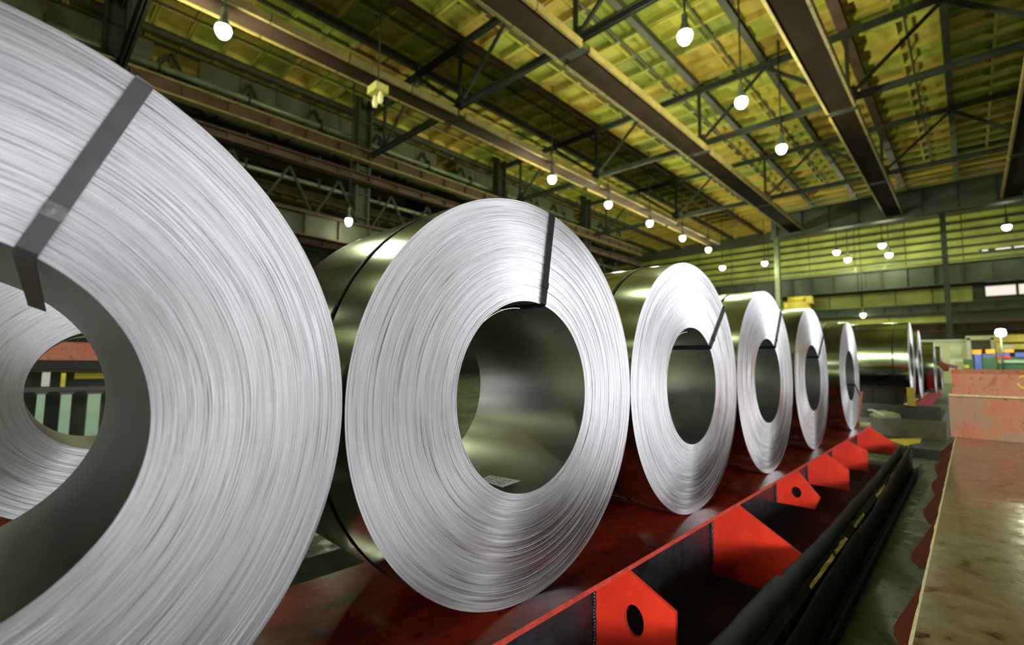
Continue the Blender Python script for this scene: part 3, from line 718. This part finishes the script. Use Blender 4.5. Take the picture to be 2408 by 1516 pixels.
# ------------------------------------------------------------------ right coil rack
rr_ = thing('coil_rack', 'empty worn rack at the right with an olive-brown glossy top', 'rack', (3.2, -1.6, FZ)); RL = (3.2, -1.6, FZ)
def rp2(nm, mb, m, parent=None):
    mb.v = [tuple(Vector(p)-Vector(RL)) for p in mb.v]; return mb.build(nm, m, parent or rr_)
b = MB(); b.box((-1.6, -2.4, -0.016), (7.9, -0.905, 0)); rp2('top_plate', b, M['olive_plate'])
b = MB(); n = 140; q = random.Random(9)
for i in range(n+1):
    x = -1.6+9.5*i/n; j = q.gauss(0, 0.0009)
    b.v += [(x, -0.905, -0.0165), (x, -0.905, 0.0006), (x, -0.897+j, 0.0004), (x, -0.897+j, -0.0165)]
for i in range(n):
    for k in range(4): b.face((i*4+k, i*4+(k+1)%4, (i+1)*4+(k+1)%4, (i+1)*4+k), 0)
rp2('worn_edge', b, M['pale_edge'])
b = MB(); b.box((-1.6, -1.08, FZ+0.012), (7.9, -1.06, -0.016)); rp2('front_web', b, M['dark_red'])
b = MB(); b.box((-1.6, -2.3, FZ+0.012), (7.9, -2.28, -0.016)); rp2('rear_web', b, M['dark_red'])
b = MB(); b.box((-1.6, -2.4, FZ), (7.9, -0.93, FZ+0.012)); rp2('base_plate', b, M['rubber'])
for x, yt, zt, zb in [(1.42, -0.785, -0.28, -0.40), (2.496, -0.784, -0.276, -0.36), (3.566, -0.764, -0.294, -0.36), (4.598, -0.76, -0.271, -0.36), (5.452, -0.768, -0.227, -0.36), (6.337, -0.755, -0.209, -0.34), (7.3, -0.755, -0.2, -0.34)]:
    g = MB(); g.prism([(-0.91, -0.017), (yt, zt), (yt, zt-0.035), (yt-0.03, zb), (-1.06, zb), (-1.06, -0.017)], 'x', x, x+0.016); rp2('gusset', g, M['dark_red'])  # red darkened here, shade under the plate put into the colour
eb = thing('end_block', 'faded red block standing at the far end of the empty right rack', 'block', (7.5, -1.6, 0.001)); RL = (7.5, -1.6, 0)
def rp3(nm, mb, m):
    mb.v = [tuple(Vector(p)-Vector(RL)) for p in mb.v]; return mb.build(nm, m, eb)
b = MB(); b.box((7.16, -2.4, 0.0), (7.88, -0.865, 0.455)); rp3('lower_block', b, M['salmon'])
b = MB(); b.prism([(7.12, 0.455), (7.88, 0.455), (7.88, 0.735), (7.22, 0.735), (7.12, 0.69)], 'y', -2.4, -0.90); rp3('upper_block', b, M['salmon'])
b = MB(); b.box((7.10, -2.4, 0.447), (7.16, -0.87, 0.465)); rp3('ledge', b, M['pale_edge'])
b = MB(); b.tube([(7.117, -1.445+0.05*math.cos(a)*1.0, 0.615+0.062*math.sin(a)) for a in [math.radians(40+28*i) for i in range(12)]], 0.007, 6); rp3('chalk_mark', b, M['chalk'])['label'] = 'yellow rounded chalk mark'
b = MB(); b.bar((7.3, -0.86, 0.735), (7.5, -0.80, 0.80), 0.04, 0.05); b.bar((7.5, -0.95, 0.755), (7.5, -0.79, 0.80), 0.04); rp3('lifting_hook', b, M['dark_red'])

# ------------------------------------------------------------------ guard strips and channel on the trench floor
def sheet(nm, label, cat, pts, zb, th, m, lip=0.0):
    t = thing(nm, label, cat, (4.0, pts[0][1], FZ)); b = MB(); O = Vector((4.0, pts[0][1], FZ))
    fine = []
    for (x0, y0, z0), (x1, y1, z1) in zip(pts, pts[1:]):
        n = max(2, int((x1-x0)/0.06))
        for i in range(n):
            f_ = i/n; fine.append((x0+(x1-x0)*f_, y0+(y1-y0)*f_+0.002*math.sin(x0*5+f_*9), z0+(z1-z0)*f_+0.001*math.sin((x0+f_)*13)))
    fine.append(pts[-1])
    for x, y, z in fine:
        for p in ((x, y-th/2, zb), (x, y-th/2+lip*0.0, z), (x, y+th/2, z), (x, y+th/2, zb)): b.v.append(tuple(Vector(p)-O))
    for i in range(len(fine)-1):
        for k in range(4): b.face((i*4+k, i*4+(k+1)%4, (i+1)*4+(k+1)%4, (i+1)*4+k), 0, True)
    b.face((0, 1, 2, 3), 0); e = len(fine)*4-4; b.face((e+3, e+2, e+1, e), 0)
    b.build('strip', M[m], t)
    f2 = MB(); f2.box((pts[0][0]-4.0, -0.01, 0), (pts[-1][0]-4.0, 0.02, 0.012)); f2.build('foot_flange', M[m], t)
    return t
sheet('guard_strip', 'tall wavy black guard strip running beside the red gussets', 'guard strip', [(0.3, -0.44, -0.10), (1.52, -0.445, -0.095), (2.0, -0.44, -0.10), (2.2, -0.445, -0.092), (2.24, -0.45, -0.105), (2.66, -0.44, -0.135), (3.2, -0.44, -0.146), (3.7, -0.44, -0.142), (4.75, -0.44, -0.152), (7.1, -0.44, -0.13)], FZ, 0.008, 'rubber')
sheet('guard_strip', 'lower bent black guard strip with yellow scraps beside it', 'guard strip', [(0.6, -0.52, -0.27), (2.05, -0.522, -0.25), (3.3, -0.52, -0.215), (3.6, -0.53, -0.205), (3.68, -0.51, -0.235), (3.88, -0.52, -0.24), (4.6, -0.52, -0.215), (7.2, -0.52, -0.125)], FZ, 0.008, 'rubber')
t = thing('floor_channel', 'low dark steel channel along the trench floor beside the guard strips', 'channel', (4.2, -0.565, FZ))
b = MB(); b.box((-3.6, -0.015, 0), (3.4, 0.0, 0.055)); b.build('lip', M['rubber'], t)
b = MB(); b.box((-3.6, 0.0, 0), (3.4, 0.035, 0.012)); b.build('bed', M['rubber'], t)
rr = random.Random(21)
for i, (x, L_) in enumerate([(2.75, 0.5), (3.2, 0.32), (3.8, 0.36), (4.8, 0.5), (5.7, 0.5), (6.5, 0.5)]):
    lab = ['longest yellow scrap nearest the viewer', 'yellow scrap second from the viewer', 'bright yellow scrap at the bend of the lower strip', 'yellow scrap half way along the strips', 'yellow scrap second last before the yellow sheet', 'yellow scrap last before the yellow sheet'][i] + ' lying between the guard strips'
    b = MB(); prev = None
    for k in range(7):
        u = k/6; kk = len(b.v); wv = 0.003+0.005*rr.random()
        zz = -0.30 + 0.012*rr.random() + (x-3)*0.014
        for dy, dz in ((-wv, 0), (wv, 0.02*rr.random()), (wv, 0.004+0.02*rr.random()), (-wv, 0.004)): b.v.append((u*L_-L_/2, dy, dz))
        if prev is not None:
            for s_ in range(4): b.face((prev+s_, prev+(s_+1)%4, kk+(s_+1)%4, kk+s_), 0)
        prev = kk
    tag(b.build('yellow_scrap', M['yellow'], None, (x, -0.498, -0.228)), lab, 'scrap', 'yellow scraps between the guard strips')
t = thing('scrap_bed', 'dark debris bed filling the gap between the two guard strips', 'debris', (4.2, -0.48, FZ))
b = MB(); n = 60
for i in range(n+1):
    x = -3.6+7.0*i/n; zt = 0.20+0.010*rr.random()
    b.v += [(x, -0.012, 0), (x, -0.012, zt), (x, 0.028, zt+0.006*rr.random()), (x, 0.028, 0)]
for i in range(n):
    for k in range(4): b.face((i*4+k, i*4+(k+1)%4, (i+1)*4+(k+1)%4, (i+1)*4+k), 0)
o = b.build('fill', M['rubber'], t)

# ------------------------------------------------------------------ beyond the front rack
b = MB(); b.prism([(9.02, -0.10), (9.55, -0.47), (8.98, -0.49), (8.5, -0.36)], 'z', 0, 0.006)
t = tag(b.build('yellow_sheet', M['yellow'], None, (0, 0, -0.315)), 'flat yellow sheet lying past the end of the guard strips', 'sheet')
b = MB(); b.box((8.45, -0.80, FZ), (9.9, 0.8, -0.322)); tag(b.build('low_platform', M['dgrey']), 'low dark platform under the yellow sheet', 'platform')
b = MB(); b.box((9.57, -0.76, -0.322), (9.9, 1.0, -0.06)); tag(b.build('grey_platform', M['grey_floor']), 'grey deck platform between the front rack and the far rack', 'platform')
b = MB(); b.v = []
bm = bmesh.new(); bmesh.ops.create_icosphere(bm, subdivisions=3, radius=1)
for v in bm.verts:
    k = 1+0.10*math.sin(v.co.x*5+v.co.y*7)+0.06*math.sin(v.co.y*13); v.co = Vector((v.co.x*0.13*k, v.co.y*0.19*k, max(-0.25, v.co.z)*0.09*k))
me = bpy.data.meshes.new('cloth_heap'); bm.to_mesh(me); bm.free(); me.materials.append(M['cloth'])
for p in me.polygons: p.use_smooth = True
o = bpy.data.objects.new('cloth_heap', me); COL.objects.link(o); o.location = (9.72, -0.03, -0.036); tag(o, 'crumpled pale green cloth heap on the grey platform', 'cloth')
b = MB(); b.tube([(9.56, 0.17, 0.065), (9.56, 0.10, 0.06), (9.56, 0.05, 0.035), (9.56, 0.0, 0.0), (9.56, -0.04, -0.02)], [0.012, 0.016, 0.02, 0.024, 0.02], 10)
tag(b.build('white_tube', M['paper']), 'short bent white tube in front of the cloth heap', 'tube')
t = thing('coil_rack', 'far coil rack with a red sloping edge behind the dark barrier frame', 'rack', (10.0, 0.2, FZ))
O = Vector((10.0, 0.2, FZ))
def fp(nm, mb, m): mb.v = [tuple(Vector(p)-O) for p in mb.v]; return mb.build(nm, M[m], t)
b = MB(); b.box((10.0, -0.24, 0.15), (19, 1.6, 0.16)); fp('deck', b, 'black')
for x0, x1 in ((10.05, 10.35), (11.2, 11.6), (12.5, 12.9), (14.4, 14.85), (15.6, 16.0)):
    b = MB(); b.prism([(x0, 0.16), (x1, 0.16), ((x0+x1)/2+0.1, 0.21), ((x0+x1)/2-0.1, 0.21)], 'y', -0.24, 0.9); fp('cradle', b, 'black')
b = MB(); b.prism([(-0.42, -0.04), (-0.34, 0.13), (-0.30, 0.14), (-0.30, -0.04)], 'x', 10.0, 19.0); fp('red_edge', b, 'red_far')
b = MB(); b.box((10.0, -0.70, FZ), (19, -0.30, -0.04)); fp('side_web', b, 'dgrey')

t = thing('rack_end_frame', 'dark barrier frame with square openings before the far rack, yellow corner post', 'frame', (9.97, 0.2, FZ)); O = Vector((9.97, 0.2, FZ))
b = MB(); b.box((9.95, -0.70, FZ), (10.0, 1.6, 0.15)); fp('end_wall', b, 'dgrey')
b = MB(); b.box((9.93, -0.62, FZ), (9.95, -0.12, 0.14)); fp('end_panel', b, 'dgrey')
b = MB(); b.box((9.95, -0.28, 0.40), (10.0, 1.6, 0.44)); fp('top_rail', b, 'beam_brown')
for y in (0.165, -0.145, 0.5, 0.85):
    b = MB(); b.box((9.95, y-0.02, 0.15), (10.0, y+0.02, 0.40)); fp('post', b, 'brownsteel')
b = MB(); b.box((9.93, -0.40, 0.12), (9.97, -0.30, 0.43)); fp('corner_post', b, 'yellow')['label'] = 'yellow painted corner post'
b = MB(); b.box((9.985, -0.26, 0.165), (9.999, 1.6, 0.40)); fp('opening_shade', b, 'black')  # shade inside the openings, put in as a black sheet
# ------------------------------------------------------------------ machines at the far right
def fbox(nm, label, cat, parts, group=None):
    y0 = sum(p[3] for p in parts)/len(parts); x0 = parts[0][2]; t = thing(nm, label, cat, (x0, y0, FZ), group)
    for pn, m, x, ya, yb, za, zb, dx in [(p[0], p[1], p[2], p[3], p[4], p[5], p[6], p[7]) for p in parts]:
        b = MB(); b.box((x-x0, ya-y0, za-FZ), (x-x0+dx, yb-y0, zb-FZ)); b.build(pn, M[m], t)
    return t
fbox('control_booth', 'cream control booth with a pale window beyond the far rack', 'booth', [('wall_panel', 'cream', 50, 1.5, -1.2, FZ, 2.78, 3), ('window', 'glass', 49.96, 0.0, -0.66, 1.62, 2.36, 0.04), ('roof', 'white', 49.8, 1.7, -1.4, 2.78, 2.92, 3.4), ('door', 'white', 49.96, 1.2, 0.5, FZ, 1.7, 0.04)])
fbox('machine_cabinet', 'pale grey machine cabinet in front of the cream booth', 'cabinet', [('body', 'white', 47, 0.0, -1.1, FZ, 1.35, 1.2), ('panel', 'cream', 46.95, -0.15, -0.9, 0.5, 1.2, 0.05)])
fbox('press_machine', 'tall pale machine frame left of the work lamp', 'machine', [('upright', 'white', 48.6, -0.95, -1.15, FZ, 2.95, 0.3), ('upright', 'white', 48.6, -2.2, -2.4, FZ, 2.95, 0.3), ('beam', 'cream', 48.6, -0.9, -2.45, 2.8, 3.1, 0.3), ('panel', 'wall_dark', 48.7, -1.2, -2.15, 2.0, 2.8, 0.1)])
fbox('yellow_gantry', 'yellow gantry crossing over the coloured machines at the right edge', 'gantry', [('beam', 'yellow', 47, -2.35, -6.5, 2.55, 3.05, 0.6), ('beam', 'yellow', 46.6, -2.5, -6.5, 2.05, 2.4, 0.4), ('leg', 'yellow', 47, -2.4, -2.65, FZ, 2.6, 0.5), ('leg', 'yellow', 47, -5.0, -5.3, FZ, 2.6, 0.5), ('panel', 'white', 46.58, -2.6, -3.2, 2.12, 2.3, 0.05)])
fbox('blue_pillar_machine', 'narrow blue machine pillar with an orange top', 'machine', [('column', 'blue', 45, -1.28, -1.62, FZ, 1.68, 0.4), ('cap', 'orange', 45, -1.2, -1.64, 1.68, 1.98, 0.4)])
fbox('green_machine', 'dark green machine with an orange cover right of the blue pillar', 'machine', [('base', 'green', 45, -1.66, -2.28, FZ, 1.5, 0.8), ('cover', 'orange', 45, -1.85, -2.28, 1.72, 2.0, 0.8), ('neck', 'blue', 45.1, -1.7, -2.2, 1.5, 1.72, 0.6)])
fbox('green_cabinet', 'low green cabinet left of the blue pillar', 'cabinet', [('body', 'green', 45, -0.72, -1.22, FZ, 1.35, 0.6), ('panel', 'yellow', 44.95, -0.75, -1.0, 0.75, 0.95, 0.06)])
fbox('roller_machine', 'long green roller machine with blue and orange covers at the right edge', 'machine', [('bed', 'green', 45, -2.4, -6, FZ, 1.05, 0.8), ('rail', 'palegreen', 44.9, -2.4, -6, 1.12, 1.3, 0.2), ('panel', 'blue', 45, -2.35, -2.95, 1.5, 1.78, 0.6), ('strip', 'red', 44.95, -2.4, -3.0, 1.4, 1.54, 0.1), ('cover', 'orange', 45, -2.66, -3.15, 1.8, 2.0, 0.6), ('panel', 'blue', 45, -3.2, -3.75, 1.5, 1.78, 0.6), ('column', 'green', 45.1, -2.6, -3.7, 1.05, 1.5, 0.4)])

# ------------------------------------------------------------------ what shows through the bore of the first coil
for i, (x0, x1, z1) in enumerate([(0.22, 0.29, 0.345), (0.43, 0.525, 0.335), (0.68, 0.80, 0.33)]):
    lab = ['pale green post at the left of the three seen through the big bore', 'pale green post in the middle of the three seen through the big bore', 'pale green post at the right of the three seen through the big bore'][i]
    t = thing('machine_post', lab, 'post', ((x0+x1)/2, 7.05, FZ), 'pale green posts behind the coils')
    b = MB(); b.box((-(x1-x0)/2, -0.05, 0.02), ((x1-x0)/2, 0.05, z1-FZ-0.03)); b.build('shaft', M['palegreen'], t)
    b = MB(); b.box((-(x1-x0)/2-0.03, -0.08, 0), ((x1-x0)/2+0.03, 0.08, 0.02)); b.box((-(x1-x0)/2-0.02, -0.06, z1-FZ-0.03), ((x1-x0)/2+0.02, 0.06, z1-FZ)); b.build('cap', M['dgrey'], t)
b = MB(); b.box((-0.6, 7.0, 0.34), (2.2, 7.18, 0.39)); tag(b.build('machine_bench', M['dgrey']), 'dark bench top on the pale green posts', 'bench')
fbox('red_roller_machine', 'red roller frame with dark underside seen through the big bore', 'machine', [('beam', 'salmon', 8.0-8.3, 7.2, 7.6, 0.72, 0.95, 3.0), ('underside', 'black', 8.0-8.3, 7.25, 7.7, 0.60, 0.72, 3.0), ('leg', 'green', -0.3, 7.4, 7.7, FZ, 0.6, 0.2), ('leg', 'green', 2.5, 7.4, 7.7, FZ, 0.6, 0.2)])
fbox('meter_box', 'small white meter box on the dark bench seen through the big bore', 'box', [('case', 'white', 0.25, 7.1, 7.2, 0.40, 0.57, 0.07), ('post', 'yellow', 0.42, 7.1, 7.18, 0.39, 0.56, 0.04)])
fbox('green_cabinet', 'long dark green machine cabinet behind the dark bench', 'cabinet', [('body', 'girder', -0.5, 8.0, 8.6, FZ, 0.56, 2.8), ('panel', 'yellow', 0.6, 7.97, 8.0, 0.46, 0.54, 0.5)])
b = MB(); b.box((-0.4, 4.4, FZ), (1.6, 6.6, FZ+0.05)); tag(b.build('yellow_mat', M['yellow']), 'dusty yellow floor plate seen through the big bore', 'plate')
rk = thing('coil_rack', 'dark rack carrying the coil behind the large left one', 'rack', (0.34, 2.45, FZ))
b = MB(); b.box((-1.2, -0.4, 0.384), (2.2, 0.4, 0.4)); b.build('top_plate', M['red_plate'], rk)
for x in (-1.0, 0.4, 1.9):
    b = MB(); b.box((x-0.02, -0.35, 0), (x+0.02, 0.35, 0.384)); b.build('gusset', M['dark_red'], rk)
